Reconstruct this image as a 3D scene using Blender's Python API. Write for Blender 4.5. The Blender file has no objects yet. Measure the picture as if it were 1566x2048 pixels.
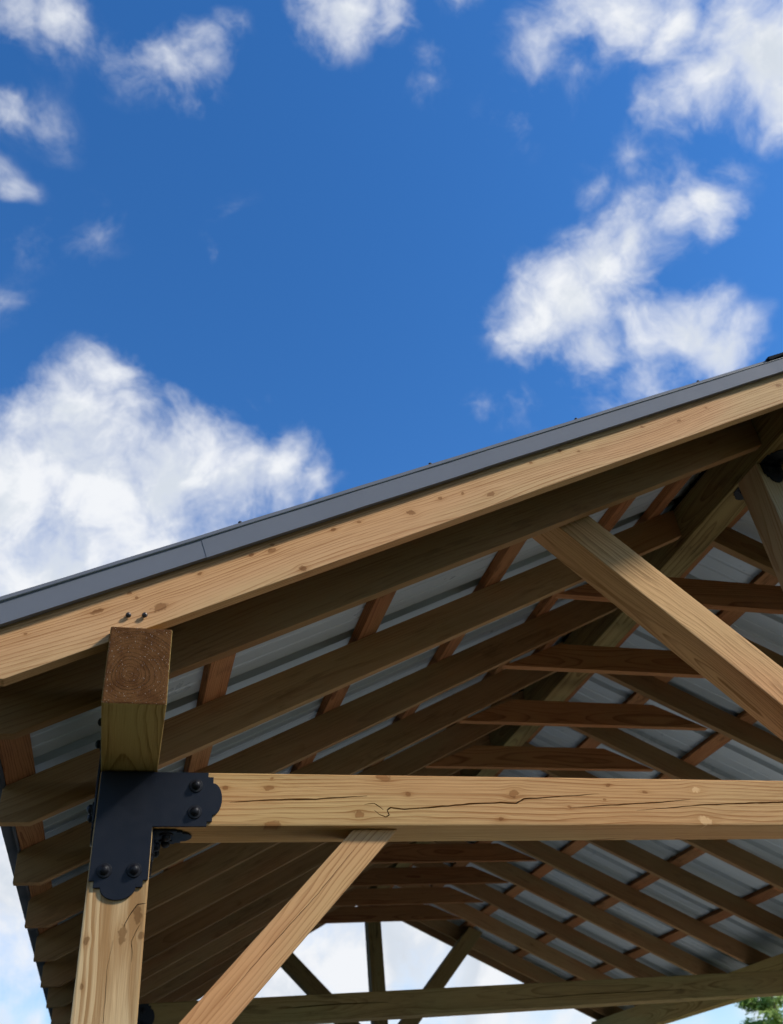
import bpy, bmesh, math, random
from mathutils import Vector, Matrix
R = math.radians
scene = bpy.context.scene
random.seed(11)

# ------------------------------------------------------------------ camera
GROUND = 2.42          # the pavilion is measured from its post tops, which stand this high
def camera():
    cam = bpy.data.cameras.new('camera')
    cam.sensor_fit = 'HORIZONTAL'; cam.sensor_width = 36.0; cam.lens = 39.73
    cam.clip_start = 0.05; cam.clip_end = 5000
    o = bpy.data.objects.new('camera', cam); scene.collection.objects.link(o)
    yaw, pitch, roll = 0.32505, 0.64718, -0.10645
    f = Vector((math.sin(yaw)*math.cos(pitch), math.cos(yaw)*math.cos(pitch), math.sin(pitch)))
    r = Vector((math.cos(yaw), -math.sin(yaw), 0)); u = r.cross(f)
    r2 = math.cos(roll)*r + math.sin(roll)*u; u2 = -math.sin(roll)*r + math.cos(roll)*u
    M = Matrix((r2, u2, -f)).transposed().to_4x4()
    cam.dof.use_dof = True; cam.dof.focus_distance = 2.45; cam.dof.aperture_fstop = 5.6
    M.translation = Vector((0.0932, -2.2623, -0.8709 + GROUND))
    o.matrix_world = M
    scene.camera = o
camera()

# ------------------------------------------------------------------ node helper
class G:
    """short-hand for building node trees"""
    def __init__(s, tree): s.t = tree; s.n = tree.nodes; s.l = tree.links
    def node(s, kind, **kw):
        n = s.n.new(kind)
        for k, v in kw.items(): setattr(n, k, v)
        return n
    def put(s, sock, v):
        if isinstance(v, bpy.types.NodeSocket): s.l.new(v, sock)
        elif v is not None: sock.default_value = v
    def m(s, op, a, b=None, c=None, clamp=False):
        n = s.node('ShaderNodeMath', operation=op, use_clamp=clamp)
        s.put(n.inputs[0], a)
        if b is not None: s.put(n.inputs[1], b)
        if c is not None: s.put(n.inputs[2], c)
        return n.outputs[0]
    def vm(s, op, a, b=None, scale=None):
        n = s.node('ShaderNodeVectorMath', operation=op)
        s.put(n.inputs[0], a)
        if b is not None: s.put(n.inputs[1], b)
        if scale is not None: s.put(n.inputs['Scale'], scale)
        return n.outputs['Value'] if op in ('LENGTH', 'DOT_PRODUCT', 'DISTANCE') else n.outputs[0]
    def noise(s, vec, scale=1.0, detail=2.0, rough=0.5, dist=0.0, col=False):
        n = s.node('ShaderNodeTexNoise')
        s.put(n.inputs['Vector'], vec); s.put(n.inputs['Scale'], scale)
        n.inputs['Detail'].default_value = detail; n.inputs['Roughness'].default_value = rough
        n.inputs['Distortion'].default_value = dist
        return n.outputs['Color'] if col else n.outputs[0]
    def comb(s, x, y, z):
        n = s.node('ShaderNodeCombineXYZ')
        for i, v in enumerate((x, y, z)): s.put(n.inputs[i], v)
        return n.outputs[0]
    def sep(s, v):
        n = s.node('ShaderNodeSeparateXYZ'); s.put(n.inputs[0], v); return n.outputs
    def rng(s, v, a, b, c=0.0, d=1.0, smooth=True):
        n = s.node('ShaderNodeMapRange', interpolation_type='SMOOTHSTEP' if smooth else 'LINEAR')
        for i, q in enumerate((v, a, b, c, d)): s.put(n.inputs[i], q)
        return n.outputs[0]
    def mix(s, f, a, b, mode='MIX'):
        n = s.node('ShaderNodeMix', data_type='RGBA', blend_type=mode)
        s.put(n.inputs[0], f)
        for sock, v in ((n.inputs[6], a), (n.inputs[7], b)):
            s.put(sock, v if isinstance(v, bpy.types.NodeSocket) else (*v, 1.0))
        return n.outputs[2]

# ------------------------------------------------------------------ sky and sun
SUN = Vector((0.637, -0.436, 0.637)).normalized()
# cumulus over and beyond the roof: azimuth, elevation, angular radius (degrees), thickness
CLOUDS = [
    (-11.1, 36.2, 5.5, 1.1), (-6.2, 38.6, 5.2, 1.1), (-0.4, 38.9, 4.7, 1.1), (4.5, 39.5, 3.5, 0.95), (8.2, 39.9, 2.6, 0.8), (11.6, 39.4, 1.8, 0.62),
    (-6.1, 45.0, 2.3, 0.72), (-9.0, 42.5, 3.0, 0.8), (-12.4, 41.0, 2.6, 0.75), (-3.9, 42.3, 2.2, 0.68), (-7.5, 32.4, 5.9, 1.0), (0.5, 35.1, 5.4, 0.95),
    (9.5, 41.9, 1.6, 0.4), (35.3, 46.9, 3.0, 1.1), (38.8, 47.3, 2.8, 1.05), (42.3, 48.5, 2.7, 1.05), (45.4, 49.6, 2.5, 0.95), (48.6, 50.3, 2.3, 0.8),
    (51.8, 50.1, 1.7, 0.85), (50.4, 48.5, 1.5, 0.8), (51.0, 51.5, 1.7, 0.55), (43.5, 44.3, 2.3, 0.8), (46.0, 44.0, 2.4, 0.95), (39.6, 44.5, 2.6, 0.8),
    (42.2, 42.7, 2.3, 0.7), (48.3, 41.3, 1.8, 0.8), (47.1, 42.1, 1.8, 0.75), (43.8, 43.2, 2.1, 0.75), (43.1, 53.6, 1.2, 0.36), (38.2, 42.5, 2.3, 0.5),
    (42.4, 41.3, 2.3, 0.5), (48.4, 63.3, 2.1, 0.9), (52.6, 61.6, 2.3, 1.0), (56.8, 59.9, 2.3, 0.95), (60.9, 57.8, 2.7, 1.0), (62.5, 55.0, 3.1, 1.1),
    (57.2, 56.1, 2.2, 0.95), (53.6, 55.8, 1.7, 0.8), (62.0, 53.0, 1.9, 0.9), (43.6, 62.2, 2.0, 0.4), (40.7, 61.5, 1.6, 0.34), (37.1, 59.2, 1.7, 0.34),
    (46.4, 60.0, 1.6, 0.34), (55.2, 51.8, 1.5, 0.32), (48.5, 54.3, 1.5, 0.34), (16.8, 67.4, 1.9, 0.85), (20.4, 66.9, 2.1, 1.0), (26.6, 66.1, 1.5, 0.75),
    (36.8, 66.0, 1.6, 0.6), (29.1, 62.9, 1.2, 0.36), (28.4, 61.7, 1.1, 0.34), (-22.7, 62.9, 2.2, 0.8), (-18.6, 63.8, 2.0, 0.75), (-16.0, 63.5, 1.3, 0.55),
    (-16.8, 61.6, 1.0, 0.36), (-10.4, 63.4, 1.4, 0.6), (-4.5, 63.4, 1.9, 1.0), (-1.6, 64.6, 1.6, 0.9), (-7.6, 63.5, 1.6, 0.75), (2.1, 66.1, 1.2, 0.5),
    (-11.2, 62.1, 0.9, 0.42), (-3.5, 62.4, 1.2, 0.5), (-20.6, 58.3, 1.5, 0.58), (-16.9, 58.6, 1.4, 0.4), (-18.8, 54.8, 1.1, 0.62), (-10.7, 53.2, 1.7, 0.25),
    (-15.5, 51.9, 1.6, 0.27), (3.5, 57.1, 1.2, 0.38), (3.7, 53.8, 1.1, 0.32), (-15.3, 47.7, 1.3, 0.32), (6.4, 44.4, 1.3, 0.34), (30.8, 41.7, 1.6, 0.38),
    (27.5, 41.6, 1.5, 0.36), (-6.7, 15.4, 5.2, 1.1), (-5.6, 7.6, 1.9, 1.0), (-3.8, 8.3, 1.2, 0.95), (9.2, 9.7, 5.2, 1.15), (15.2, 10.1, 5.8, 1.2),
    (21.0, 9.0, 5.2, 1.15), (21.7, 5.7, 3.9, 1.0), (27.2, 5.1, 3.8, 1.0), (34.9, 5.4, 1.4, 0.8), (31.8, 5.0, 1.1, 0.7),
]

def world():
    w = bpy.data.worlds.new('World'); scene.world = w; w.use_nodes = True
    t = w.node_tree; t.nodes.clear(); g = G(t)
    sky = g.node('ShaderNodeTexSky', sky_type='NISHITA', sun_disc=False)
    sky.sun_elevation = math.asin(SUN.z); sky.sun_rotation = math.atan2(SUN.x, SUN.y)
    sky.ozone_density = 3.0; sky.dust_density = 0.1; sky.air_density = 1.0
    d = g.node('ShaderNodeTexCoord').outputs['Generated']
    z = g.sep(d)[2]
    # deeper, more saturated blue than the raw sky model, as the phone shows it
    hs = g.node('ShaderNodeHueSaturation'); hs.inputs['Saturation'].default_value = SKY_SAT; hs.inputs['Value'].default_value = SKY_VAL
    hs.inputs['Hue'].default_value = SKY_HUE
    g.l.new(sky.outputs[0], hs.inputs['Color'])
    low = g.rng(z, .62, .02)
    blue = g.mix(g.m('MULTIPLY', low, .40), hs.outputs[0], (CLOUD_LIT[0]*.5, CLOUD_LIT[1]*.62, CLOUD_LIT[2]*.8))
    # curl the lookup so cloud edges fray
    w1 = g.vm('SUBTRACT', g.noise(d, 5.0, 2, .55, col=True), (.5, .5, .5))
    def cloudy(field, dw, detail):
        fb = g.m('SUBTRACT', g.noise(dw, 12.0, detail, .64), .5)
        body = g.m('MULTIPLY_ADD', fb, 1.7, field)
        dens = g.m('MULTIPLY', g.rng(body, .10, 1.0), g.rng(field, -.06, .38))
        # lit on the side of the sun, grey-blue where thick and turned away
        fs = g.noise(g.vm('ADD', dw, (SUN.x*.05, SUN.y*.05, SUN.z*.05)), 12.0, 2, .5)
        lit = g.m('ADD', fb, g.m('SUBTRACT', .5, fs))
        thick = g.m('MULTIPLY', g.rng(body, .45, 1.05), g.rng(lit, .10, -.14))
        bg = g.node('ShaderNodeBackground'); bg.inputs['Strength'].default_value = SKY
        g.l.new(g.mix(dens, blue, g.mix(thick, CLOUD_LIT, CLOUD_SHADE)), bg.inputs['Color'])
        return bg.outputs[0]
    # the clouds over and beyond the roof, one by one
    w2 = g.vm('SUBTRACT', g.noise(d, 22.0, 2, .6, col=True), (.5, .5, .5))
    dw = g.vm('ADD', d, g.vm('ADD', g.vm('SCALE', w1, scale=.11), g.vm('SCALE', w2, scale=.024)))
    acc = None
    for az, el, ra, st in CLOUDS:
        a, e = R(az), R(el)
        c = (math.sin(a)*math.cos(e), math.cos(a)*math.cos(e), math.sin(e))
        v = g.m('MULTIPLY_ADD', g.vm('DISTANCE', dw, c), -st/(R(ra)*1.6), st)
        acc = v if acc is None else g.m('SMOOTH_MAX', acc, v, .16)
    near = cloudy(acc, dw, 7)
    # the rest of the sky carries the same broken cumulus
    dv = g.vm('ADD', d, g.vm('SCALE', w1, scale=.11))
    rest = cloudy(g.m('MULTIPLY', g.rng(g.noise(dv, 2.6, 2, .5), .53, .69), .8), dv, 4)
    away = g.rng(g.vm('DOT_PRODUCT', d, (.255, .757, .602)), .82, .70)
    mx = g.node('ShaderNodeMixShader')
    g.l.new(away, mx.inputs[0]); g.l.new(near, mx.inputs[1]); g.l.new(rest, mx.inputs[2])
    out = g.node('ShaderNodeOutputWorld'); g.l.new(mx.outputs[0], out.inputs['Surface'])
SKY = 0.128; SKY_SAT = 1.29; SKY_VAL = 1.37; SKY_HUE = 0.506
CLOUD_LIT = (6.1, 6.25, 6.5); CLOUD_SHADE = (4.5, 4.9, 5.45)
world()
scene.world.cycles.sampling_method = 'MANUAL'; scene.world.cycles.sample_map_resolution = 256
sl = bpy.data.lights.new('sun', 'SUN'); sl.energy = 4.3; sl.angle = R(7.0); sl.color = (1.0, .95, .87)
so = bpy.data.objects.new('sun', sl); scene.collection.objects.link(so)
so.rotation_euler = (-SUN).to_track_quat('-Z', 'Y').to_euler()
so.location = SUN*60
scene.view_settings.view_transform = 'Standard'; scene.view_settings.look = 'None'
scene.view_settings.gamma = 1.0; scene.view_settings.use_curve_mapping = False
scene.view_settings.exposure = 0.2
scene.render.engine = 'CYCLES'
scene.cycles.max_bounces = 5; scene.cycles.diffuse_bounces = 3; scene.cycles.use_denoising = True
scene.cycles.sample_clamp_indirect = 6.0
scene.cycles.use_adaptive_sampling = True; scene.cycles.adaptive_threshold = 0.03

# ------------------------------------------------------------------ materials
def new_mat(name):
    m = bpy.data.materials.new(name); m.use_nodes = True
    g = G(m.node_tree); b = m.node_tree.nodes['Principled BSDF']
    return m, g, b

def wood(name, light, dark, ring=150.0, pith=(.07, .07), spread=.03, knots=(), common=True, end=(.13, .062, .03),
         amount=1.25, wavy=.035, pale=(), stain=0.0, green=0.0):
    """timber whose rings run round a pith along local X; knots are (x, z, radius) seen on the local Y faces"""
    m, g, b = new_mat(name)
    P = g.node('ShaderNodeTexCoord').outputs['Object']
    x, y, z = g.sep(P)[0:3]
    rnd = g.node('ShaderNodeObjectInfo').outputs['Random']
    off = g.m('MULTIPLY', rnd, 61.0)
    xo = g.m('ADD', x, off)
    nA = g.noise(g.comb(g.m('MULTIPLY', xo, .9), g.m('MULTIPLY', y, 3.0), g.m('MULTIPLY', z, 3.0)), 1.0, 1, .5)
    nB = g.noise(g.comb(g.m('ADD', g.m('MULTIPLY', xo, .8), 17.3), g.m('MULTIPLY', y, 3.0), g.m('MULTIPLY', z, 3.0)), 1.0, 1, .5)
    nC = g.noise(g.comb(g.m('MULTIPLY', xo, 6.0), g.m('MULTIPLY', y, 22.0), g.m('MULTIPLY', z, 22.0)), 1.0, 1, .5)
    nK = g.noise(g.comb(g.m('MULTIPLY', xo, 90.0), 0.0, g.m('MULTIPLY', z, 90.0)), 1.0, 1, .5) if (knots or pale) else None
    zz, core, pal, halo = z, None, None, None
    skin = g.rng(y, .045, .012) if (knots or pale) else None
    rim = None; krng = random.Random(name)
    for ip, (kx, kz, kr) in [(False, q_) for q_ in knots] + [(True, q_) for q_ in pale]:
        ax_, az_ = krng.uniform(.75, 1.5), krng.uniform(.7, 1.0); sh_ = krng.uniform(-.5, .5); kr = kr*.78
        ux = g.m('SUBTRACT', x, kx); uz = g.m('SUBTRACT', z, kz)
        dx = g.m('DIVIDE', g.m('MULTIPLY_ADD', uz, sh_, ux), kr*ax_)
        dz = g.m('DIVIDE', uz, kr*az_)
        q = g.m('ADD', g.m('POWER', g.m('MULTIPLY', dx, .42), 2.0), g.m('POWER', g.m('MULTIPLY', dz, .55), 2.0))
        wgt = g.m('MULTIPLY', g.m('EXPONENT', g.m('MULTIPLY', q, -1.0)), skin)
        zz = g.m('SUBTRACT', zz, g.m('MULTIPLY', g.m('MULTIPLY', g.m('SUBTRACT', z, kz), wgt), .85))
        halo = wgt if halo is None else g.m('MAXIMUM', halo, wgt)
        rr = g.m('SQRT', g.m('ADD', g.m('POWER', g.m('MULTIPLY', dx, .85), 2.0), g.m('POWER', dz, 2.0)))
        rr = g.m('ADD', rr, g.m('MULTIPLY', g.m('SUBTRACT', nK, .5), 1.5))
        k = g.m('MULTIPLY', g.rng(rr, 1.0, .6), skin)
        e_ = g.m('MULTIPLY', g.rng(g.m('ABSOLUTE', g.m('SUBTRACT', rr, .82)), .26, .06), skin)
        if not ip: rim = e_ if rim is None else g.m('MAXIMUM', rim, e_)
        if ip: pal = k if pal is None else g.m('MAXIMUM', pal, k)
        else: core = k if core is None else g.m('MAXIMUM', core, k)
    y2 = g.m('ADD', y, g.m('ADD', g.m('MULTIPLY', g.m('SUBTRACT', nA, .5), wavy*2), g.m('MULTIPLY', g.m('SUBTRACT', nC, .5), .006)))
    z2 = g.m('ADD', zz, g.m('ADD', g.m('MULTIPLY', g.m('SUBTRACT', nB, .5), wavy*2), g.m('MULTIPLY', g.m('SUBTRACT', nC, .5), .006)))
    py = g.m('ADD', g.m('MULTIPLY', g.m('SUBTRACT', rnd, .5), spread*2), pith[0])
    pz = g.m('ADD', g.m('MULTIPLY', g.m('SUBTRACT', g.m('FRACT', g.m('MULTIPLY', rnd, 7.13)), .5), spread*2), pith[1])
    rad = g.m('SQRT', g.m('ADD', g.m('POWER', g.m('SUBTRACT', y2, py), 2.0), g.m('POWER', g.m('SUBTRACT', z2, pz), 2.0)))
    # growth rings of uneven width: slow noise along the radius
    rn = g.noise(g.comb(g.m('MULTIPLY', rad, 45.0), off, 0.0), 1.0, 2, .6)
    ph = g.m('ADD', g.m('MULTIPLY', rad, ring), g.m('MULTIPLY', rn, 3.0))
    fr = g.m('FRACT', ph)
    late = g.m('MULTIPLY', g.m('POWER', fr, 3.6), g.rng(fr, 1.0, .92))
    late = g.m('MULTIPLY', late, g.rng(g.noise(g.comb(g.m('MULTIPLY', xo, 2.0), g.m('MULTIPLY', rad, 30.0), 0.0), 1.0, 1, .5), .25, .7, .45, 1.25))
    streak = g.noise(g.comb(g.m('MULTIPLY', xo, 5.0), g.m('MULTIPLY', y2, 260.0), g.m('MULTIPLY', z2, 260.0)), 1.0, 3, .6)
    big = g.noise(g.comb(g.m('MULTIPLY', xo, 2.2), g.m('MULTIPLY', y, 8.0), g.m('MULTIPLY', z, 11.0)), 1.0, 3, .55)
    band = g.noise(g.comb(g.m('MULTIPLY', xo, 1.3), g.m('MULTIPLY', y2, 45.0), g.m('MULTIPLY', z2, 45.0)), 1.0, 2, .6)
    f = g.m('ADD', g.m('MULTIPLY', late, amount), g.m('ADD', g.m('MULTIPLY', g.m('SUBTRACT', streak, .5), 1.35), g.m('MULTIPLY', g.m('SUBTRACT', band, .5), .85)))
    f = g.m('ADD', f, g.m('MULTIPLY', g.m('SUBTRACT', big, .40), .62), clamp=True)
    col = g.mix(f, light, dark)
    # slow colour drift between pinkish and yellowish wood
    drift = g.noise(g.comb(g.m('MULTIPLY', xo, 1.1), g.m('MULTIPLY', y, 4.0), g.m('MULTIPLY', z, 6.0)), 1.0, 1, .5)
    col = g.mix(g.rng(drift, .35, .7), col, g.mix(1.0, col, (1.04, .95, .85), 'MULTIPLY'))
    col = g.mix(g.rng(drift, .62, .36), col, g.mix(1.0, col, (.96, 1.01, .93), 'MULTIPLY'))
    # each piece a little lighter or darker
    tone = g.m('ADD', g.m('MULTIPLY', g.m('FRACT', g.m('MULTIPLY', rnd, 13.7)), .44), .76)
    col = g.mix(1.0, col, g.comb(tone, tone, tone), 'MULTIPLY')
    if common:
        vo = g.node('ShaderNodeTexVoronoi', feature='F1')
        g.put(vo.inputs['Vector'], g.comb(g.m('MULTIPLY', xo, 2.9), g.m('MULTIPLY', g.m('ADD', y, off), 1.2), g.m('MULTIPLY', z, 7.5)))
        vo.inputs['Scale'].default_value = 1.0
        on = g.m('GREATER_THAN', g.sep(vo.outputs['Color'])[0], .60)
        kd = g.m('ADD', vo.outputs['Distance'], g.m('MULTIPLY', g.m('SUBTRACT', nC, .5), .10))
        kn = g.m('MULTIPLY', g.rng(kd, .085, .02), on)
        core = kn if core is None else g.m('MAXIMUM', core, kn)
        hh = g.m('MULTIPLY', g.rng(kd, .24, .06), g.m('MULTIPLY', on, .45))
        halo = hh if halo is None else g.m('MAXIMUM', halo, hh)
    if halo is not None:
        col = g.mix(g.m('MULTIPLY', halo, .42), col, g.mix(1.0, col, (.72, .58, .44), 'MULTIPLY'))
    if core is not None:
        col = g.mix(g.m('MULTIPLY', core, .66), col, g.mix(late, (dark[0]*.60, dark[1]*.48, dark[2]*.38), (dark[0]*.34, dark[1]*.26, dark[2]*.2)))
    if rim is not None:
        col = g.mix(g.m('MULTIPLY', rim, .30), col, (dark[0]*.34, dark[1]*.26, dark[2]*.2))
    if pal is not None:
        col = g.mix(g.m('MULTIPLY', pal, .6), col, (light[0]*1.15, light[1]*1.2, light[2]*1.25))
    if stain:
        sn = g.noise(g.comb(g.m('MULTIPLY', xo, 7.0), g.m('MULTIPLY', y, 30.0), g.m('MULTIPLY', z, 40.0)), 1.0, 4, .6)
        sb = g.noise(g.comb(g.m('MULTIPLY', xo, 2.5), 3.0, g.m('MULTIPLY', z, 9.0)), 1.0, 2, .5)
        col = g.mix(g.m('MULTIPLY', g.m('MULTIPLY', g.rng(sn, .48, .62), g.rng(sb, .5, .64)), stain), col, g.mix(1.0, col, (.25, .22, .2), 'MULTIPLY'))
    # sawn end grain drinks up stain and dirt: darker, redder, rough
    vt = g.node('ShaderNodeVectorTransform', vector_type='NORMAL', convert_from='WORLD', convert_to='OBJECT')
    g.l.new(g.node('ShaderNodeNewGeometry').outputs['True Normal'], vt.inputs[0])
    isend = g.rng(g.m('ABSOLUTE', g.sep(vt.outputs[0])[0]), .86, .96)
    speck = g.noise(g.vm('MULTIPLY', P, (1.0, 1.0, .35)), 520.0, 1, .65)
    er = g.m('ADD', g.m('MULTIPLY', late, .40), g.m('MULTIPLY', speck, .72))
    ecol = g.mix(g.rng(er, .25, .85), (end[0]*1.5, end[1]*1.5, end[2]*1.45), (end[0]*.5, end[1]*.48, end[2]*.45))
    ecol = g.mix(g.rng(g.noise(P, 30.0, 2, .6), .4, .65), ecol, g.mix(1.0, ecol, (.72, .66, .62), 'MULTIPLY'))
    ecol = g.mix(g.m('MULTIPLY', g.rng(speck, .68, .76), .8), ecol, (.6, .5, .4))
    col = g.mix(isend, col, ecol)
    g.l.new(col, b.inputs['Base Color'])
    b.inputs['Roughness'].default_value = .72; b.inputs['Specular IOR Level'].default_value = .05
    bp = g.node('ShaderNodeBump'); bp.inputs['Distance'].default_value = .0012; bp.inputs['Strength'].default_value = .55
    hgt = g.noise(g.comb(g.m('MULTIPLY', x, 5.0), g.m('MULTIPLY', y, 230.0), g.m('MULTIPLY', z, 230.0)), 1.0, 1, .6)
    g.l.new(hgt, bp.inputs['Height']); g.l.new(bp.outputs[0], b.inputs['Normal'])
    return m

LIGHT = (.55, .385, .235); DARK = (.35, .205, .105)
TIE_K = [(0.316, 0.099, 0.008), (0.429, 0.1, 0.011), (0.439, 0.126, 0.006), (0.439, 0.002, 0.018), (0.748, 0.132, 0.016), (0.814, 0.086, 0.011), (0.673, 0.031, 0.017), (1.131, 0.09, 0.018), (1.08, 0.019, 0.009), (1.438, 0.117, 0.007), (1.555, 0.098, 0.008), (1.416, 0.075, 0.006), (1.297, 0.053, 0.006)]
TIE_P = [(1.732, 0.107, 0.016), (1.734, 0.014, 0.026)]
RAF_K = [(0.003, 0.088, 0.012), (0.089, 0.107, 0.007), (0.1, 0.089, 0.007), (0.143, 0.043, 0.018), (-0.162, 0.091, 0.005), (0.271, 0.097, 0.007), (0.419, 0.102, 0.008), (0.486, 0.11, 0.008), (0.475, 0.095, 0.010), (0.528, 0.012, 0.014), (0.669, 0.096, 0.008), (0.753, 0.093, 0.007), (0.918, 0.068, 0.016), (1.034, 0.083, 0.009), (1.115, 0.074, 0.007), (1.203, 0.039, 0.012), (1.549, 0.11, 0.009), (1.616, 0.084, 0.007), (1.414, 0.1, 0.009), (1.939, 0.098, 0.007), (2.112, 0.073, 0.008), (2.28, 0.087, 0.006), (2.718, 0.08, 0.014)]
T = .141                 # six inch timber
POST_TOP, POST_LEN = 0.0, GROUND
def pk(z, x, r): return (z + POST_LEN, T - x, r)
POST_K = [pk(-.399, .014, .009), pk(-.388, .092, .016), pk(-.345, .122, .017), pk(-.392, .134, .012), pk(-.491, .015, .007), pk(-.75, .09, .014)]
M_tie = wood('tie_beam_wood', (.61, .370, .170), (.35, .168, .064), ring=150, pith=(.135, -.02), spread=0, knots=[(x-T, z, r) for x, z, r in TIE_K], pale=[(x-T, z, r) for x, z, r in TIE_P], common=False, wavy=.05)
M_fly = wood('front_rafter_wood', (.52, .320, .166), (.30, .152, .066), ring=150, pith=(.10, -.03), spread=0, knots=RAF_K, common=False, wavy=.04)
M_post = wood('front_post_wood', (.50, .375, .215), (.30, .185, .086), ring=95, pith=(.10, .055), spread=0, knots=POST_K, common=False, wavy=.06)
M_beam = wood('beam_wood', LIGHT, DARK, ring=110, pith=(.07, .07), spread=.04, wavy=.05)
M_strut = wood('strut_wood', (.53, .305, .150), (.28, .14, .058), ring=120, pith=(.10, .05), spread=.02, wavy=.05, stain=.35)
M_brace = wood('brace_wood', (.50, .285, .138), (.32, .156, .068), ring=190, pith=(.16, .12), spread=.02, common=False, wavy=.02)
M_plate = wood('plate_wood', (.36, .265, .10), (.19, .125, .038), ring=120, pith=(.06, .07), spread=.015, wavy=.06, end=(.075, .033, .011))
M_raft = wood('rafter_wood', (.30, .178, .088), (.18, .094, .041), ring=150, pith=(.12, .02), spread=.06, wavy=.03, stain=.3, amount=.6)  # same lumber as the front rafter, roof shade put into the colour
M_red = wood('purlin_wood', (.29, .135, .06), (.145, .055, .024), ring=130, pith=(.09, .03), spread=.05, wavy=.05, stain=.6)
M_far = wood('shaded_beam_wood', (.20, .150, .066), (.115, .078, .031), ring=110, pith=(.07, .07), spread=.04, wavy=.05, stain=.5)  # beam wood with the shade of the inner frames painted into its tone
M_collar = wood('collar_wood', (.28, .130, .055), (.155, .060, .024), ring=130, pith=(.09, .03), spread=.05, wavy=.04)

def plain(name, col, rough=.5, metal=0.0, spec=.5, grime=.25, scale=18.0, bump=0.0):
    m, g, b = new_mat(name)
    P = g.node('ShaderNodeTexCoord').outputs['Object']
    n = g.noise(P, scale, 6, .6); n2 = g.noise(P, scale*9, 3, .6)
    k = g.m('ADD', g.m('MULTIPLY', g.m('SUBTRACT', n, .5), grime*2), g.m('MULTIPLY', g.m('SUBTRACT', n2, .5), grime))
    k = g.m('ADD', k, 1.0)
    g.l.new(g.mix(1.0, col, g.comb(k, k, k), 'MULTIPLY'), b.inputs['Base Color'])
    g.put(b.inputs['Roughness'], g.m('ADD', g.m('MULTIPLY', g.m('SUBTRACT', n, .5), .3), rough))
    b.inputs['Metallic'].default_value = metal; b.inputs['Specular IOR Level'].default_value = spec
    if bump:
        bp = g.node('ShaderNodeBump'); bp.inputs['Distance'].default_value = bump; bp.inputs['Strength'].default_value = .6
        g.l.new(n2, bp.inputs['Height']); g.l.new(bp.outputs[0], b.inputs['Normal'])
    return m
M_black = plain('black_powder_coat', (.0065, .008, .0125), .42, spec=.2, grime=.3, bump=.0004, scale=30)
M_bolt = plain('black_bolt_steel', (.006, .006, .008), .45, spec=.2, grime=.3, scale=60)
M_trim = plain('charcoal_trim_paint', (.128, .137, .156), .72, spec=.06, grime=.05, scale=5, bump=.0002)
M_cap = plain('ridge_cap_paint', (.012, .013, .015), .9, spec=.02, grime=.1, scale=5)
M_roof = plain('charcoal_roof_paint', (.07, .075, .085), .55, spec=.2, grime=.1, scale=5)
M_back = plain('roof_sheet_backing', (.335, .375, .39), .32, grime=.02, scale=4)
M_screw = plain('dark_screw_steel', (.05, .04, .035), .4, metal=.6, grime=.3, scale=80)

# ------------------------------------------------------------------ building blocks
col = scene.collection
PAV = {}                                   # pavilion-space matrix of every piece
def link(name, me, mat, parent, M, kind=None):
    o = bpy.data.objects.new(name, me); col.objects.link(o)
    if mat is not None:
        if len(me.materials) == 0: me.materials.append(mat)
        elif me.materials[0] != mat:
            o.material_slots[0].link = 'OBJECT'; o.material_slots[0].material = mat
    o.parent = parent
    o.matrix_basis = PAV[parent.name].inverted() @ M
    PAV[o.name] = M.copy()
    if kind: o['kind'] = kind
    return o
def bm_mesh(bm, name):
    me = bpy.data.meshes.new(name); bmesh.ops.recalc_face_normals(bm, faces=bm.faces); bm.to_mesh(me); bm.free(); return me
def prism(name, poly, t, bev=.003, seg=2, jitter=0):
    """polygon in local (x, z) pushed t along local y, edges eased"""
    bm = bmesh.new()
    a = [bm.verts.new((p[0], 0, p[1])) for p in poly]; b = [bm.verts.new((p[0], t, p[1])) for p in poly]
    bm.faces.new(a); bm.faces.new(b[::-1])
    n = len(poly)
    for i in range(n): bm.faces.new((a[i], b[i], b[(i+1) % n], a[(i+1) % n]))
    bmesh.ops.recalc_face_normals(bm, faces=bm.faces)
    if bev: bmesh.ops.bevel(bm, geom=bm.edges[:], offset=bev, segments=seg, profile=.6, affect='EDGES', clamp_overlap=True)
    return bm_mesh(bm, name)
def box(name, L, w, h, bev=.004, seg=2): return prism(name, [(0, 0), (L, 0), (L, h), (0, h)], w, bev, seg)
def frame(o, x, y):
    x = Vector(x).normalized(); y = Vector(y); y = (y - x*y.dot(x)).normalized(); z = x.cross(y)
    M = Matrix((x, y, z)).transposed().to_4x4(); M.translation = Vector(o); return M
X, Y, Z = Vector((1, 0, 0)), Vector((0, 1, 0)), Vector((0, 0, 1))

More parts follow.
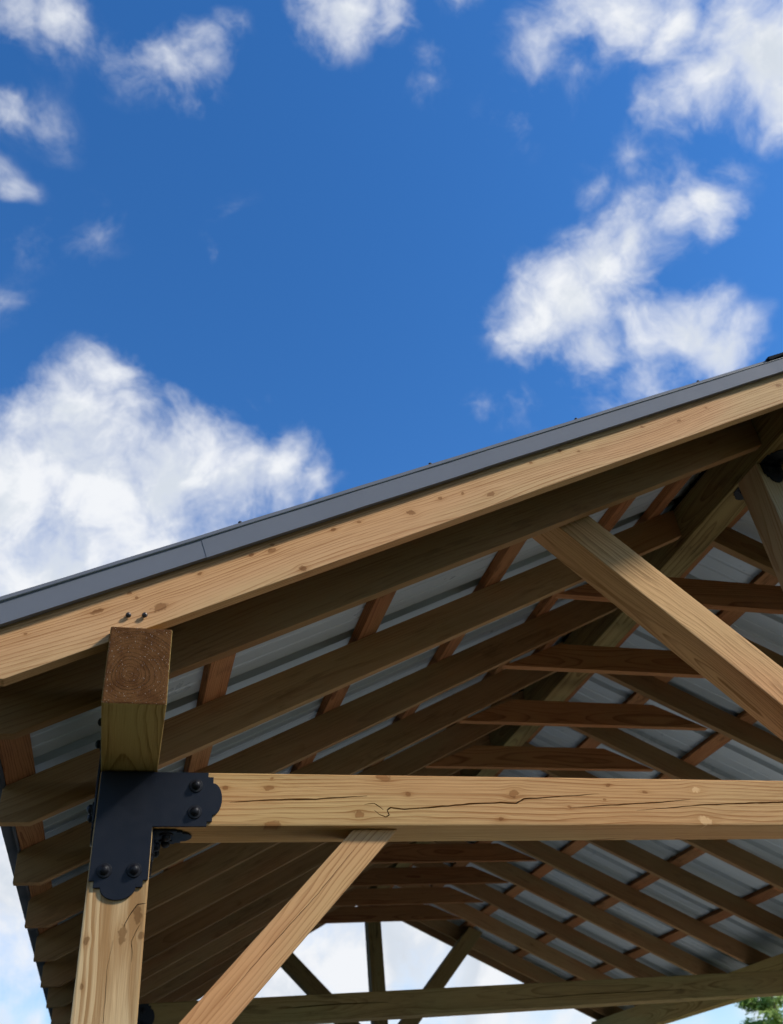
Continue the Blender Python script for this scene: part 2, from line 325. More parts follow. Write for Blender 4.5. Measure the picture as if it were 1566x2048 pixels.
def cracked(me, cracks, depth=.018):
    """cut drying checks (polylines in local x, z with half width) into the local y = 0 face"""
    bm = bmesh.new()
    for path, hw in cracks:
        pts = [Vector((p[0], p[1])) for p in path]; n = len(pts)
        # resample and roughen
        dense = []
        for i in range(n-1):
            k = max(2, int((pts[i+1]-pts[i]).length/.02))
            for j in range(k): dense.append(pts[i].lerp(pts[i+1], j/k))
        dense.append(pts[-1]); n = len(dense)
        up, dn = [], []
        for i, p in enumerate(dense):
            tg = (dense[min(i+1, n-1)]-dense[max(i-1, 0)]).normalized(); nr = Vector((-tg.y, tg.x))
            w = hw*max(.12, math.sin(math.pi*min(1, max(0, (i+.3)/(n-.4))))**.5)*random.uniform(.75, 1.2)
            c = p + nr*random.uniform(-.0008, .0008)
            up.append(c+nr*w); dn.append(c-nr*w)
        loop = up + dn[::-1]
        f = [bm.verts.new((p.x, -.004, p.y)) for p in loop]
        mid = [(up[i]+dn[i])/2 for i in range(n)]
        # narrows with depth
        upd = [m_+(u_-m_)*.35 for u_, m_ in zip(up, mid)]; dnd = [m_+(d_-m_)*.35 for d_, m_ in zip(dn, mid)]
        k = [bm.verts.new((p.x, depth, p.y)) for p in upd + dnd[::-1]]
        N = len(f)
        for i in range(n-1):
            bm.faces.new((f[i], f[i+1], f[N-2-i], f[N-1-i])); bm.faces.new((k[i], k[N-1-i], k[N-2-i], k[i+1]))
        for i in range(N): bm.faces.new((f[i], k[i], k[(i+1) % N], f[(i+1) % N]))
    cm = bm_mesh(bm, 'check_cutter')
    a = bpy.data.objects.new('a_tmp', me); c = bpy.data.objects.new('c_tmp', cm)
    col.objects.link(a); col.objects.link(c)
    md = a.modifiers.new('cut', 'BOOLEAN'); md.operation = 'DIFFERENCE'; md.solver = 'EXACT'; md.object = c; md.use_self = True
    bpy.context.view_layer.update()
    dg = bpy.context.evaluated_depsgraph_get()
    out = bpy.data.meshes.new_from_object(a.evaluated_get(dg))
    nm = me.name
    bpy.data.objects.remove(a); bpy.data.objects.remove(c); bpy.data.meshes.remove(cm)
    if len(out.polygons) < 8: return me
    bpy.data.meshes.remove(me); out.name = nm
    return out

# ------------------------------------------------------------------ the pavilion
W, K = 5.158, 2.579            # outer width over the posts, ridge line
SL, B0 = .5014, .1704          # roof pitch, height of the rafters' lower edge over the post's outer face
PH = .195                      # height of plates and ridge beam
FRONT, REAR = -.398, 7.50      # ends of plates and ridge beam
FR = (0.0, 3.531, 7.07)        # the three frames
Y2, SP = -.0727, .66413        # first common rafter and the spacing
ca = 1/math.hypot(1, SL); sa = SL*ca
base = Vector((K, 3.6, -GROUND))
root = bpy.data.objects.new('timber_pavilion', None); col.objects.link(root)
root.location = (K, 3.6, 0)
PAV[root.name] = Matrix.Translation(base)
root['label'] = 'open timber pavilion with charcoal metal gable roof on square wooden posts'
root['category'] = 'pavilion'

# decorative steel plates -------------------------------------------------
def scallop(a0, a1, o0, tip, n=14):
    """stepped and rounded end between a0 and a1, springing from o0 out to tip: list of (along, out)"""
    w = a1-a0; s = 1 if tip > o0 else -1; d = abs(tip-o0); mid = (a0+a1)/2
    pts = [(a0, o0), (a0+w*.085, o0), (a0+w*.085, o0+s*d*.36), (a0+w*.185, o0+s*d*.36)]
    rad = w*.30
    for i in range(n+1):
        th = math.pi*(1-i/n)
        pts.append((mid+rad*math.cos(th), o0+s*(d*.36+d*.64*math.sin(th))))
    pts += [(a1-w*.185, o0+s*d*.36), (a1-w*.085, o0+s*d*.36), (a1-w*.085, o0), (a1, o0)]
    return pts
def plate_mesh(name, poly, t=.0055): return prism(name, poly, t, .0009, 1)
Lpoly = [(.003, -.003)] + [(o, -a) for a, o in scallop(.003, .143, .272, .309)] + [(.139, -.143)] + [(a, -o) for a, o in [(p[0], -p[1]) for p in scallop(.003, .139, -.270, -.314)][::-1]]
LM = plate_mesh('corner_plate', Lpoly)
# small angle leaf: local x across, z downwards from 0
Apoly = [(-.052, 0), (.052, 0)] + [(a, o) for a, o in scallop(-.052, .052, -.060, -.100)][::-1]
AM = plate_mesh('angle_leaf', Apoly, .005)
def bolt_mesh():
    bm = bmesh.new()
    prof = [(0, .0), (.0175, .0), (.0175, .003), (.0168, .0038), (.0125, .0042), (.0112, .0046), (.0112, .0115), (.0098, .0128), (.0068, .0155), (.0036, .0168), (0, .0172)]
    n = 20; rings = []
    for r_, h in prof:
        if r_ == 0: rings.append([bm.verts.new((0, -h, 0))]); continue
        hexa = .0111 < r_ < .0127 or abs(r_-.0098) < 1e-6
        ring_ = []
        for i in range(n):
            a = 2*math.pi*i/n
            rr = r_
            if h > .0043 and h < .012: rr = r_*(.93+.07*abs(math.cos(3*a)))
            ring_.append(bm.verts.new((rr*math.cos(a), -h, rr*math.sin(a))))
        rings.append(ring_)
    for A, B in zip(rings[:-1], rings[1:]):
        for i in range(n):
            j = (i+1) % n
            if len(A) == 1: bm.faces.new((A[0], B[i], B[j]))
            elif len(B) == 1: bm.faces.new((A[i], B[0], A[j]))
            else: bm.faces.new((A[i], B[i], B[j], A[j]))
    me = bm_mesh(bm, 'bolt')
    for p in me.polygons: p.use_smooth = False
    return me
BM = bolt_mesh(); BM.materials.append(M_bolt)
def add_bolts(part, M, spots):
    for x, z in spots:
        link('bolt', BM, None, part, M @ Matrix.Translation((x, 0, z)) @ Matrix.Rotation(random.uniform(0, 1), 4, 'Y'))
L_BOLTS = [(.241, -.039), (.241, -.107), (.036, -.247), (.105, -.247)]
def corner_plate(y, flip=False):
    """L plate lying on the front of a post and its tie beam"""
    M = frame((0, y-.0065, 0), X, Y)
    if flip: M = frame((W, y+T+.0065, 0), -X, -Y)
    if flip == 'front':
        # mirrored plate for the right-hand posts
        p = link('corner_plate', LMR, M_black, root, frame((W, y-.0065, 0), X, Y))
        add_bolts(p, frame((W, y-.0065, 0), X, Y), [(-x, z) for x, z in L_BOLTS]); return p
    p = link('corner_plate', LM, M_black, root, M); add_bolts(p, M, L_BOLTS); return p
LMR = plate_mesh('corner_plate_mirrored', [(-a, b) for a, b in Lpoly][::-1])
def angle_bracket(o, along_a, along_b, across):
    """two leaves meeting at a corner o; each runs away from the corner along its own direction"""
    a, b, c = Vector(along_a), Vector(along_b), Vector(across)
    # leaf lying in plane (across, a), facing towards b
    M1 = Matrix((c, -b, -a)).transposed().to_4x4(); M1.translation = Vector(o) + b*.006
    M2 = Matrix((c, -a, -b)).transposed().to_4x4(); M2.translation = Vector(o) + a*.006
    p = link('angle_bracket', AM, M_black, root, M1)
    add_bolts(p, M1, [(-.026, -.036), (.026, -.036)])
    q = link('leaf', AM, None, p, M2)
    for x in (-.026, .026):
        link('bolt', BM, None, p, M2 @ Matrix.Translation((x, 0, -.036)))
    return p

# posts ------------------------------------------------------------------
post_me = box('post', POST_LEN+.15, T, T, .005)
post_me.transform(Matrix.Translation((-.15, 0, 0)))
post_front = cracked(post_me.copy(), [
    ([(-.321+POST_LEN, T-.139), (-.323+POST_LEN, T-.120), (-.339+POST_LEN, T-.108), (-.358+POST_LEN, T-.098), (-.371+POST_LEN, T-.094)], .0016),
    ([(-.364+POST_LEN, T-.131), (-.385+POST_LEN, T-.121), (-.405+POST_LEN, T-.113), (-.426+POST_LEN, T-.117), (-.447+POST_LEN, T-.118)], .0010),
    ([(-.40+POST_LEN, T-.072), (-.46+POST_LEN, T-.066), (-.56+POST_LEN, T-.069), (-.75+POST_LEN, T-.066)], .0007)])
for i, y in enumerate(FR):
    for side in (0, 1):
        x0 = T if side == 0 else W
        first = (i == 0 and side == 0)
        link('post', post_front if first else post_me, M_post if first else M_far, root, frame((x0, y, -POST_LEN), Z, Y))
        corner_plate(y, False if side == 0 else 'front')
        # inside corner below the tie beam
        s = 1 if side == 0 else -1
        xi = T if side == 0 else W-T
        angle_bracket((xi, y+T/2, -T), (s, 0, 0), (0, 0, -1), (0, s, 0))
        # plate over the outer side of post and plate beam
        xo = -.0065 if side == 0 else W+.0065
        sp = [(-.068, .185), (.068, .185)] + [(a, o) for a, o in scallop(-.068, .068, -.125, -.165)][::-1]
        Mx = frame((xo, y+T/2, 0), (0, -1, 0) if side == 0 else (0, 1, 0), X if side == 0 else -X)
        p = link('side_plate', plate_mesh('side_plate', sp), M_black, root, Mx)
        add_bolts(p, Mx, [(.040, .146), (.030, .088), (-.034, -.085), (.034, -.085)])

# tie beams ----------------------------------------------------------------
tie_L = W-2*T-.002
TIE_CR = [([(0.33, 0.061), (0.419, 0.068), (0.557, 0.071), (0.7, 0.08)], .0024),
    ([(0.716, 0.042), (0.729, 0.03), (0.747, 0.023), (0.757, 0.029), (0.753, 0.042), (0.763, 0.049), (0.8, 0.044), (0.889, 0.051), (0.991, 0.06), (1.088, 0.064), (1.135, 0.063), (1.161, 0.075), (1.402, 0.092)], .0026),
    ([(0.690, 0.058), (0.718, 0.061), (0.73, 0.052), (0.742, 0.043)], .0014),
    ([(1.3, 0.051), (1.456, 0.06), (1.585, 0.067), (1.705, 0.076)], .0020),
    ([(1.514, 0.043), (1.612, 0.051), (1.747, 0.061), (2.035, 0.071), (2.6, .082)], .0026)]
tie_me = box('tie_beam', tie_L, T, .140, .005)
front_tie = cracked(tie_me.copy(), [([(x-T-.001, z) for x, z in p], w) for p, w in TIE_CR])
far_tie = cracked(tie_me.copy(), [([(.9, .075), (1.2, .082), (1.55, .078)], .004), ([(2.3, .05), (2.9, .06), (3.6, .055)], .003)])
for i, y in enumerate(FR):
    me = (front_tie, far_tie, tie_me)[i]
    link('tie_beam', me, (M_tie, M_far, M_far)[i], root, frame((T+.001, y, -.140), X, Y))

# plates (eave beams) and ridge beam ----------------------------------------
pl = box('plate_beam', REAR-FRONT, T, PH, .004)
link('plate_beam', pl, M_plate, root, frame((T, FRONT, .001), Y, -X))
link('plate_beam', pl, M_plate, root, frame((W, FRONT, .001), Y, -X))
rb = box('ridge_beam', REAR-FRONT-.03, .14, PH, .004)
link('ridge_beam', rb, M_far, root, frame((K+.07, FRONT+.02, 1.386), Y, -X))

# king posts, struts, knee braces --------------------------------------------
king = box('king_post', 1.384, T, T, .005)
strut_len = 1.75
def strut_me(name):
    # local x climbs at 45 degrees; lower end cut level on the tie, upper end cut to the roof pitch
    lo, hi = 2.430, 2.637               # x + z of its lower and upper edges
    def top(s):                          # runs up between the rafters to just under the purlins
        x = (s-B0-.150)/(1+SL); return (x, s-x)
    # foot lies against the king post and the tie
    kx = K-T/2
    P = [(lo, 0.0), top(lo), top(hi), (kx, hi-kx), (kx, 0.0)]
    M = frame((lo, 0, 0), (-1, 0, 1), Y)
    inv = M.inverted()
    pts = [inv @ Vector((x, 0, z)) for x, z in P]
    return prism(name, [(v.x, v.z) for v in pts], T-.004, .005), M
sm, sM = strut_me('strut')
for y in (FR[0], FR[2]):
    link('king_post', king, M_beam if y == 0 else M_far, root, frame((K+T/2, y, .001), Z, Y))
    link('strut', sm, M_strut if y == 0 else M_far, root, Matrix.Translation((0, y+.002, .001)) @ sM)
    # right-hand strut: the left one turned about the king post
    T2 = Matrix.Translation((K, y+T/2, 0)) @ Matrix.Rotation(math.pi, 4, 'Z') @ Matrix.Translation((-K, -T/2, 0))
    link('strut', sm, M_strut if y == 0 else M_far, root, T2 @ Matrix.Translation((0, .002, .001)) @ sM)
    angle_bracket((K, y, 1.386), (0, 0, -1), (0, -1, 0), (1, 0, 0))
    angle_bracket((K, y+T, 1.386), (0, 0, -1), (0, 1, 0), (-1, 0, 0))

def knee_me(name, hw, run, th):
    """45 degree brace: foot on a plumb face (x = 0), head under a level face (z = 0)"""
    P = [(run, 0), (run-hw, 0), (0, hw-run), (0, -run)]
    M = frame((0, 0, -run), (1, 0, 1), Y); inv = M.inverted()
    pts = [inv @ Vector((x, 0, z)) for x, z in P]
    return prism(name, [(v.x, v.z) for v in pts], th, .003), M
km, kM = knee_me('knee_brace', .124, .645, .089)
kms, kMs = knee_me('short_knee_brace', .124, .43, .089)
km1 = cracked(km.copy(), [([(.30, .047), (.45, .049), (.62, .046), (.80, .053)], .0009)])
for i, y in enumerate(FR):
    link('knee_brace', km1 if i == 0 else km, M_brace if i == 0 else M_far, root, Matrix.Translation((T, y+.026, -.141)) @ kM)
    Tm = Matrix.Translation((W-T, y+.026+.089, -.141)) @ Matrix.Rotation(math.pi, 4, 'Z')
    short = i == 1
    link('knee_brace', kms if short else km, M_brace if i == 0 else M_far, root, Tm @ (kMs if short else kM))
    for xs in (T/2, W-T/2):
        for d in (1, -1):
            if (i == 0 and d == -1) or (i == 2 and d == 1): continue
            y0 = y+T if d == 1 else y
            Mr = Matrix.Translation((xs + (.0445 if d == 1 else -.0445), y0, -.001)) @ Matrix.Rotation(d*math.pi/2, 4, 'Z')
            link('knee_brace', km, M_far, root, Mr @ kM)

# rafters ------------------------------------------------------------------
RD = .140
def rafter_me(name, notch=True):
    zt = lambda x: B0 + RD/ca + SL*x
    zb = lambda x: B0 + SL*x
    xe, zl = -.308, .063
    xr = K-.0705
    P = [(xe, zl), ((zl-B0)/SL, zl)]
    if notch: P += [(-.0015, zb(-.0015)), (-.0015, PH+.002), ((PH+.002-B0)/SL, PH+.002)]
    P += [(xr, zb(xr)), (xr, zt(xr)), (xe, zt(xe))]
    M = frame((0, 0, B0), (ca, 0, sa), Y); inv = M.inverted()
    pts = [inv @ Vector((x, 0, z)) for x, z in P]
    return prism(name, [(v.x, v.z) for v in pts], .038, .0025, 2), M
rm, rM = rafter_me('rafter')
fm, _ = rafter_me('fly_rafter')
def mirrorM(M, y, t):
    """turn a piece built for the left slope about the ridge so that it stands at the same y on the right"""
    return Matrix.Translation((W, 2*y+t, 0)) @ Matrix.Rotation(math.pi, 4, 'Z') @ M
RY = [-.370] + [Y2+SP*n for n in range(12)] + [7.46]
for i, y in enumerate(RY):
    first, last = i == 0, i == len(RY)-1
    jz = 0 if i < 3 else random.uniform(-.003, .003)
    M = Matrix.Translation((0, y, jz)) @ rM
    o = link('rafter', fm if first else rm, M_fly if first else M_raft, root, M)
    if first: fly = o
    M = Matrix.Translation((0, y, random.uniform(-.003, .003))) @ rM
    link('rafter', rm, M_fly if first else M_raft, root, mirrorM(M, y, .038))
# two structural screws left proud on the front rafter, over the plate
def screw_mesh(name, r, h, shaft):
    bm = bmesh.new(); n = 12; prev = None
    prof = [(r*.55, 0), (r*.55, shaft), (r, shaft), (r*1.05, shaft+h*.3), (r*.8, shaft+h*.8), (r*.35, shaft+h), (r*.3, shaft+h*.6), (0, shaft+h*.6)]
    for r_, d in prof:
        ring_ = [bm.verts.new((r_*math.cos(2*math.pi*i/n), -d, r_*math.sin(2*math.pi*i/n))) for i in range(n)] if r_ else [bm.verts.new((0, -d, 0))]
        if prev:
            for i in range(n):
                j = (i+1) % n
                if len(ring_) == 1: bm.faces.new((prev[i], ring_[0], prev[j]))
                else: bm.faces.new((prev[i], ring_[i], ring_[j], prev[j]))
        prev = ring_
    return bm_mesh(bm, name)
SC = screw_mesh('screw', .0066, .006, .006); SC.materials.append(M_screw)
for x, z, tilt in ((.034, .243, .35), (.0725, .2445, .2)):
    link('screw', SC, None, fly, frame((x, -.3705, z), X, Y) @ Matrix.Rotation(tilt, 4, 'X') @ Matrix.Rotation(tilt*.8, 4, 'Z'))

# collar ties -----------------------------------------------------------------
zc, hc = 1.066, .140
x0 = (zc-B0)/SL + .004; x1 = (zc+hc-B0)/SL+.06
cm_ = prism('collar_tie', [(x0, 0), (W-x0, 0), (W-x1, hc), (x1, hc)], .038, .0025)
cm_.transform(Matrix.Translation((-x0, 0, 0)))
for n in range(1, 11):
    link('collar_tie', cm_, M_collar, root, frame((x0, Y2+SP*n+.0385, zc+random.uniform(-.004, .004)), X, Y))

# purlins ---------------------------------------------------------------------
PT = .038
pu_len = REAR-FRONT-.02
pm = box('purlin', pu_len/2-.002, .089, PT, .002, 1)
roofz = lambda x, h=0.0: B0 + RD/ca + SL*x + h
PX_L = (-.298, .288, .862, 1.432, 2.008, 2.345)
PX_R = (-.298, .362, .938, 1.502, 2.008, 2.345)
ycut = FRONT + .01 + 6*SP + .24
for side, xs in ((0, PX_L), (1, PX_R)):
    for k, x in enumerate(xs):
        for half in (0, 1):
            y = FRONT+.03 + half*(pu_len/2)
            h = .0005
            if side == 0:
                o = Vector((x, y, roofz(x))) + Vector((-sa, 0, ca))*h
                M = frame(o + Vector((ca, 0, sa))*.089, Y, Vector((-ca, 0, -sa)))
            else:
                xr_ = W-x
                o = Vector((xr_, y, roofz(x))) + Vector((sa, 0, ca))*h
                M = frame(o, Y, Vector((-ca, 0, sa)))
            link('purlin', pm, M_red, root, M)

# metal roof sheets -----------------------------------------------------------
SHEET = .914; EAVE = -.352
h_sheet = PT + .0012
def sheet_me(name, width, flip):
    """ribbed sheet: local x runs up the slope, local y along the ridge, ribs stand up in z"""
    Ls = (K-.012-EAVE)/ca
    prof = []
    pitch = SHEET/3; y = 0.0
    nrib = int(round(width/pitch))
    for i in range(nrib):
        y0 = i*pitch
        prof += [(y0, 0), (y0+.050, 0), (y0+.060, .028), (y0+.106, .028), (y0+.116, 0),
                 (y0+.178, 0), (y0+.183, .0035), (y0+.193, .0035), (y0+.198, 0),
                 (y0+.258, 0), (y0+.263, .0035), (y0+.273, .0035), (y0+.278, 0)]
    prof.append((width-.0006, 0))
    bm = bmesh.new(); th = .0011
    rows = []
    for x in (0, Ls):
        rows.append(([bm.verts.new((x, a, b+th)) for a, b in prof], [bm.verts.new((x, a, b)) for a, b in prof]))
    n = len(prof)
    for i in range(n-1):
        f = bm.faces.new((rows[0][0][i], rows[1][0][i], rows[1][0][i+1], rows[0][0][i+1])); f.material_index = 0
        f = bm.faces.new((rows[0][1][i], rows[0][1][i+1], rows[1][1][i+1], rows[1][1][i])); f.material_index = 1
        for r_ in (0, 1):
            bm.faces.new((rows[r_][0][i], rows[r_][0][i+1], rows[r_][1][i+1], rows[r_][1][i]))
    for i in (0, n-1):
        bm.faces.new((rows[0][0][i], rows[0][1][i], rows[1][1][i], rows[1][0][i]))
    me = bm_mesh(bm, name)
    me.materials.append(M_roof); me.materials.append(M_back)
    return me
ysh = FRONT - .002
nsh = 9
sh = sheet_me('roof_sheet', SHEET, False)
HW = screw_mesh('roof_screw', .0055, .005, .002); HW.materials.append(M_screw)
for side in (0, 1):
    for k in range(nsh):
        y = ysh + k*SHEET
        if y > REAR: continue
        lift = (RD + h_sheet)
        if side == 0:
            o = Vector((EAVE, y, B0+SL*EAVE+lift/ca))
            M = frame(o, (ca, 0, sa), Y)
        else:
            o = Vector((W-EAVE, y+SHEET, B0+SL*EAVE+lift/ca))
            M = frame(o, (-ca, 0, sa), -Y)
        s_ = link('roof_sheet', sh, None, root, M)
        if k < 2:
            for px in (PX_L if side == 0 else PX_R)[:5]:
                for yy in (.020, .140, .325, .445, .630, .750):
                    yl = yy if side == 0 else SHEET-yy
                    link('screw', HW, None, s_, M @ Matrix.Translation(((px-EAVE)/ca+.045, yl, .0012)) @ Matrix.Rotation(-math.pi/2, 4, 'X'))

# rake trim, eave trim, ridge cap ---------------------------------------------
def slope_strip(name, x0, x1, prof, mat, bev=.0006):
    """folded sheet profile (y, v) swept up the left slope between x0 and x1; v is measured plumb from the rafters' lower edge"""
    bm = bmesh.new(); rows = []
    M = frame((0, 0, B0), (ca, 0, sa), Y); inv = M.inverted()
    steps = max(2, int((x1-x0)/.14)); rg = random.Random(name+str(x0))
    for k in range(steps+1):
        x = x0 + (x1-x0)*k/steps; wy = rg.uniform(-.0009, .0009); wv = rg.uniform(-.0007, .0007)
        rows.append([bm.verts.new(inv @ Vector((x - v*0.25, y+wy, B0+SL*(x-v*.25)+v+wv))) for y, v in prof])
    n = len(prof)
    for k in range(steps):
        for i in range(n):
            j = (i+1) % n
            bm.faces.new((rows[k][i], rows[k][j], rows[k+1][j], rows[k+1][i])).smooth = False
    bm.faces.new(rows[0]); bm.faces.new(rows[-1][::-1])
    return bm_mesh(bm, name), M
tt = .0012
def rake_profile(yf, v0, v1, back, lip):
    return [(yf, v0), (yf, v1), (yf+back, v1), (yf+back, v1-tt), (yf+tt, v1-tt), (yf+tt, v0+tt), (yf+lip, v0+tt+.002), (yf+lip, v0+.001)]
rakes = [(-.355, .300, -.3940, .1375), (.246, K-.01, -.3958, .1360)]
for x0_, x1_, yf, v0 in rakes:
    me, M = slope_strip('rake_trim', x0_, x1_, rake_profile(yf, v0, .2035, .012, .016), M_trim)
    link('rake_trim', me, M_trim, root, M)
    # same trim on the right slope and along the rear gable
    link('rake_trim', me, M_trim, root, Matrix.Translation((W, 0, 0)) @ Matrix.Scale(-1, 4, X) @ M)
    rearM = Matrix.Translation((0, REAR+FRONT+.02, 0)) @ Matrix.Scale(-1, 4, Y)
    link('rake_trim', me, M_trim, root, rearM @ M)
    link('rake_trim', me, M_trim, root, rearM @ Matrix.Translation((W, 0, 0)) @ Matrix.Scale(-1, 4, X) @ M)
# folded top flange of the rake trim, standing a little behind its face
me, M = slope_strip('rake_flange', -.355, K-.01, [(-.3885, .2065), (-.3885, .2195), (-.30, .2245), (-.30, .2235), (-.3873, .2183), (-.3873, .2065)], M_trim)
fl_ = link('rake_flange', me, M_trim, root, M)
for x in (.296, .867, 1.423, 2.0):
    Ms = frame((x, -.3835, B0+SL*x+.2200), X, Y) @ Matrix.Rotation(-math.pi/2, 4, 'X')
    link('screw', HW, None, fl_, Ms)
link('rake_flange', me, M_trim, root, Matrix.Translation((W, 0, 0)) @ Matrix.Scale(-1, 4, X) @ M)
# eave drip edge
def eave_me():
    # drip edge: a leg under the sheet, a face over the edge of the last purlin and a turned-out lip
    q = .0012
    s = lambda x: SL*x
    P = [(.000, -.0035), (.050, s(.050)-.0035), (.050, s(.050)-.044), (.046, s(.046)-.050), (.045, s(.045)-.0495), (.050-q, s(.050)-.0435), (.050-q, s(.050-q)-.0052), (.000, -.0052)]
    return prism('eave_trim', P, REAR-FRONT-.004, 0)
et = eave_me()
ez = B0 + SL*EAVE + (RD+PT)/ca
link('eave_trim', et, M_roof, root, frame((EAVE+.001, FRONT+.002, ez), X, Y))
link('eave_trim', et, M_roof, root, frame((W-EAVE-.001, REAR-.002, ez), -X, -Y))
# ridge cap
cv = (RD+PT)/ca + .026
hx = .205
rz = lambda x: B0 + SL*x + cv
cap = prism('ridge_cap', [(K-hx, rz(K-hx)-.014), (K-hx, rz(K-hx)), (K-.03, rz(K-.03)), (K, rz(K)+.006), (K+.03, rz(K-.03)), (K+hx, rz(K-hx)), (K+hx, rz(K-hx)-.014), (K+hx-.012, rz(K-hx)-.012), (K+.03, rz(K-.03)-.006), (K, rz(K)-.002), (K-.03, rz(K-.03)-.006), (K-hx+.012, rz(K-hx)-.012)], REAR-FRONT+.012, .0005, 1)
link('ridge_cap', cap, M_cap, root, frame((0, FRONT-.006, 0), X, Y))
fo = prism('foam_closure', [(K-hx+.02, rz(K-hx)-.020), (K-hx+.02, rz(K-hx)-.001), (K-hx+.055, rz(K-hx+.035)-.008), (K-hx+.055, rz(K-hx+.035)-.024)], REAR-FRONT-.01, 0)
link('foam_closure', fo, M_black, root, frame((0, FRONT+.005, 0), X, Y))

# ------------------------------------------------------------------ surroundings
def top(name, me, mat, label, cat, loc=(0, 0, 0), kind=None):
    o = bpy.data.objects.new(name, me); col.objects.link(o); o.location = loc
    if mat: me.materials.append(mat)
    if label: o['label'] = label
    if cat: o['category'] = cat
    if kind: o['kind'] = kind
    return o
def ground():
    m, g, b = new_mat('mown_grass')
    P = g.node('ShaderNodeTexCoord').outputs['Object']
    a = g.noise(P, .35, 5, .6); c = g.noise(P, 9.0, 5, .7); e = g.noise(P, 60.0, 3, .7)
    cl = g.mix(g.rng(a, .35, .65), (.042, .058, .018), (.060, .058, .026))
    cl = g.mix(g.rng(g.m('ADD', g.m('MULTIPLY', c, .6), g.m('MULTIPLY', e, .4)), .38, .62), g.mix(1.0, cl, (.6, .62, .6), 'MULTIPLY'), cl)
    g.l.new(cl, b.inputs['Base Color']); b.inputs['Roughness'].default_value = .95; b.inputs['Specular IOR Level'].default_value = .1
    bp = g.node('ShaderNodeBump'); bp.inputs['Distance'].default_value = .03
    g.l.new(e, bp.inputs['Height']); g.l.new(bp.outputs[0], b.inputs['Normal'])
    bm = bmesh.new(); S = 1500
    rings = [0, 6, 12, 25, 60, 150, 400, S]; n = 40; prev = [bm.verts.new((0, 0, 0))]
    for r_ in rings[1:]:
        cur = [bm.verts.new((r_*math.cos(2*math.pi*i/n), r_*math.sin(2*math.pi*i/n), (random.uniform(-.04, .04) if r_ > 20 else 0))) for i in range(n)]
        for i in range(n):
            j = (i+1) % n
            if len(prev) == 1: bm.faces.new((prev[0], cur[i], cur[j]))
            else: bm.faces.new((prev[i], cur[i], cur[j], prev[j]))
        prev = cur
    top('ground', bm_mesh(bm, 'ground'), m, None, None, (K, 3.5, 0), 'structure')
    # unseen pale slab under the pavilion, added to bounce light up into the roof
    slab = plain('bounce_slab_concrete', (.76, .73, .66), .9, grime=.12, scale=3, bump=.002)
    pad = prism('bounce_slab', [(-.15, -.2), (W+.15, -.2), (W+.15, .05), (-.15, .05)], 7.5, .01)
    top('bounce_slab', pad, slab, None, None, (0, -.14, 0), 'structure')
ground()

def leaf_material(name, a, b_):
    m, g, b = new_mat(name)
    n = g.noise(g.node('ShaderNodeNewGeometry').outputs['Position'], 2.3, 3, .6)
    g.l.new(g.mix(g.rng(n, .3, .7), a, b_), b.inputs['Base Color'])
    b.inputs['Roughness'].default_value = .6
    tr = g.node('ShaderNodeBsdfTranslucent'); g.put(tr.inputs[0], (a[0]*1.2, a[1]*1.25, a[2]*.7, 1))
    mx = g.node('ShaderNodeMixShader'); mx.inputs[0].default_value = .35
    g.l.new(b.outputs[0], mx.inputs[1]); g.l.new(tr.outputs[0], mx.inputs[2])
    out = [n_ for n_ in m.node_tree.nodes if n_.type == 'OUTPUT_MATERIAL'][0]
    g.l.new(mx.outputs[0], out.inputs['Surface'])
    return m
M_bark = plain('bark', (.12, .085, .06), .95, grime=.5, scale=12, bump=.01)
M_leaf = leaf_material('larch_leaf', (.42, .52, .14), (.26, .36, .08))
M_leaf2 = leaf_material('grey_leaf', (.12, .15, .09), (.07, .095, .05))
def tube(bm, a, b, r0, r1, n=8):
    a, b = Vector(a), Vector(b); d = (b-a).normalized(); s = d.orthogonal().normalized(); t = d.cross(s)
    A = [bm.verts.new(a+(s*math.cos(2*math.pi*i/n)+t*math.sin(2*math.pi*i/n))*r0) for i in range(n)]
    B = [bm.verts.new(b+(s*math.cos(2*math.pi*i/n)+t*math.sin(2*math.pi*i/n))*r1) for i in range(n)]
    for i in range(n): bm.faces.new((A[i], A[(i+1) % n], B[(i+1) % n], B[i]))
    bm.faces.new(A[::-1]); bm.faces.new(B)
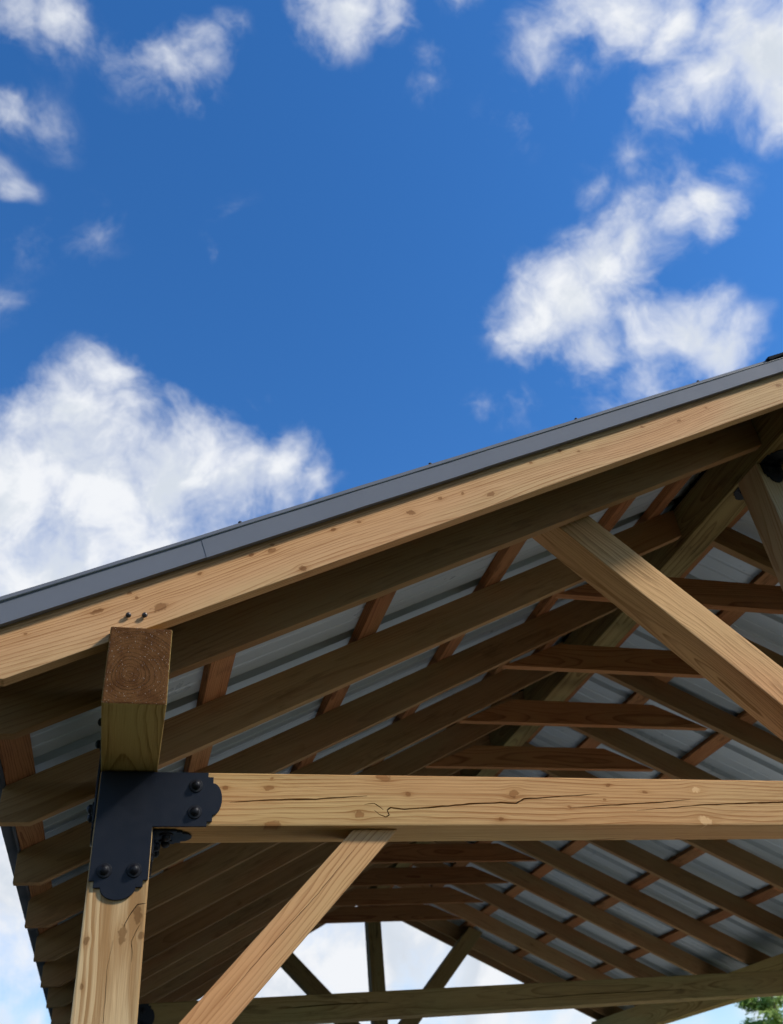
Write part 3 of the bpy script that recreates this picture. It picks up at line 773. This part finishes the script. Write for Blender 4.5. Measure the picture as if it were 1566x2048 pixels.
def tree(name, loc, height, spread, mat, label, seed, nleaf=9000, leaf=.075):
    rng = random.Random(seed)
    o = bpy.data.objects.new(name, None); col.objects.link(o); o.location = loc
    o['label'] = label; o['category'] = 'tree'
    bm = bmesh.new(); tips = []
    p = Vector((0, 0, -.1)); r_ = height*.022; N = 9
    for i in range(N):
        q = p + Vector((rng.uniform(-.06, .06), rng.uniform(-.06, .06), height*.92/N)); r2 = r_*.84
        tube(bm, p, q, r_, r2); p, r_ = q, r2
        if i >= 1:
            for k in range(5):
                a = rng.uniform(0, 2*math.pi); fall = 1-i/N
                L = spread*(.25+.85*fall)*rng.uniform(.6, 1.1)
                e = q + Vector((math.cos(a)*L, math.sin(a)*L, rng.uniform(.0, .35)*L))
                tube(bm, q, e, r2*.4, r2*.08, 6)
                for s_ in range(7):
                    f = .3+.75*s_/6
                    c = q.lerp(e, f)
                    tw = c + Vector((rng.gauss(0, 1), rng.gauss(0, 1), rng.gauss(.2, .6))).normalized()*L*.32*rng.uniform(.4, 1)
                    tube(bm, c, tw, r2*.07, r2*.02, 4); tips.append((c, tw))
    for k in range(10): tips.append((p, p+Vector((rng.gauss(0, .25), rng.gauss(0, .25), rng.uniform(.1, .5)))))
    me = bm_mesh(bm, 'trunk'); me.materials.append(M_bark)
    t_ = bpy.data.objects.new('trunk', me); col.objects.link(t_); t_.parent = o
    V, F = [], []
    for i in range(nleaf):
        c, tw = tips[rng.randrange(len(tips))]
        q = c.lerp(tw, rng.uniform(.15, 1.1)) + Vector((rng.gauss(0, .07), rng.gauss(0, .07), rng.gauss(0, .06)))
        a = Vector((rng.gauss(0, 1), rng.gauss(0, 1), rng.gauss(0, 1))).normalized(); b = a.orthogonal().normalized()
        s = leaf*rng.uniform(.6, 1.25); k = len(V)
        V += [q-a*s, q+b*s*.42, q+a*s, q-b*s*.42]; F.append((k, k+1, k+2, k+3))
    lm = bpy.data.meshes.new('crown'); lm.from_pydata(V, [], F); lm.materials.append(mat)
    c_ = bpy.data.objects.new('crown', lm); col.objects.link(c_); c_.parent = o
    return o
tree('larch_tree', (15.1, 17.8, 0), 4.75, 1.7, M_leaf, 'light green tree top showing below the tie beam at the right edge', 3, 22000, .06)
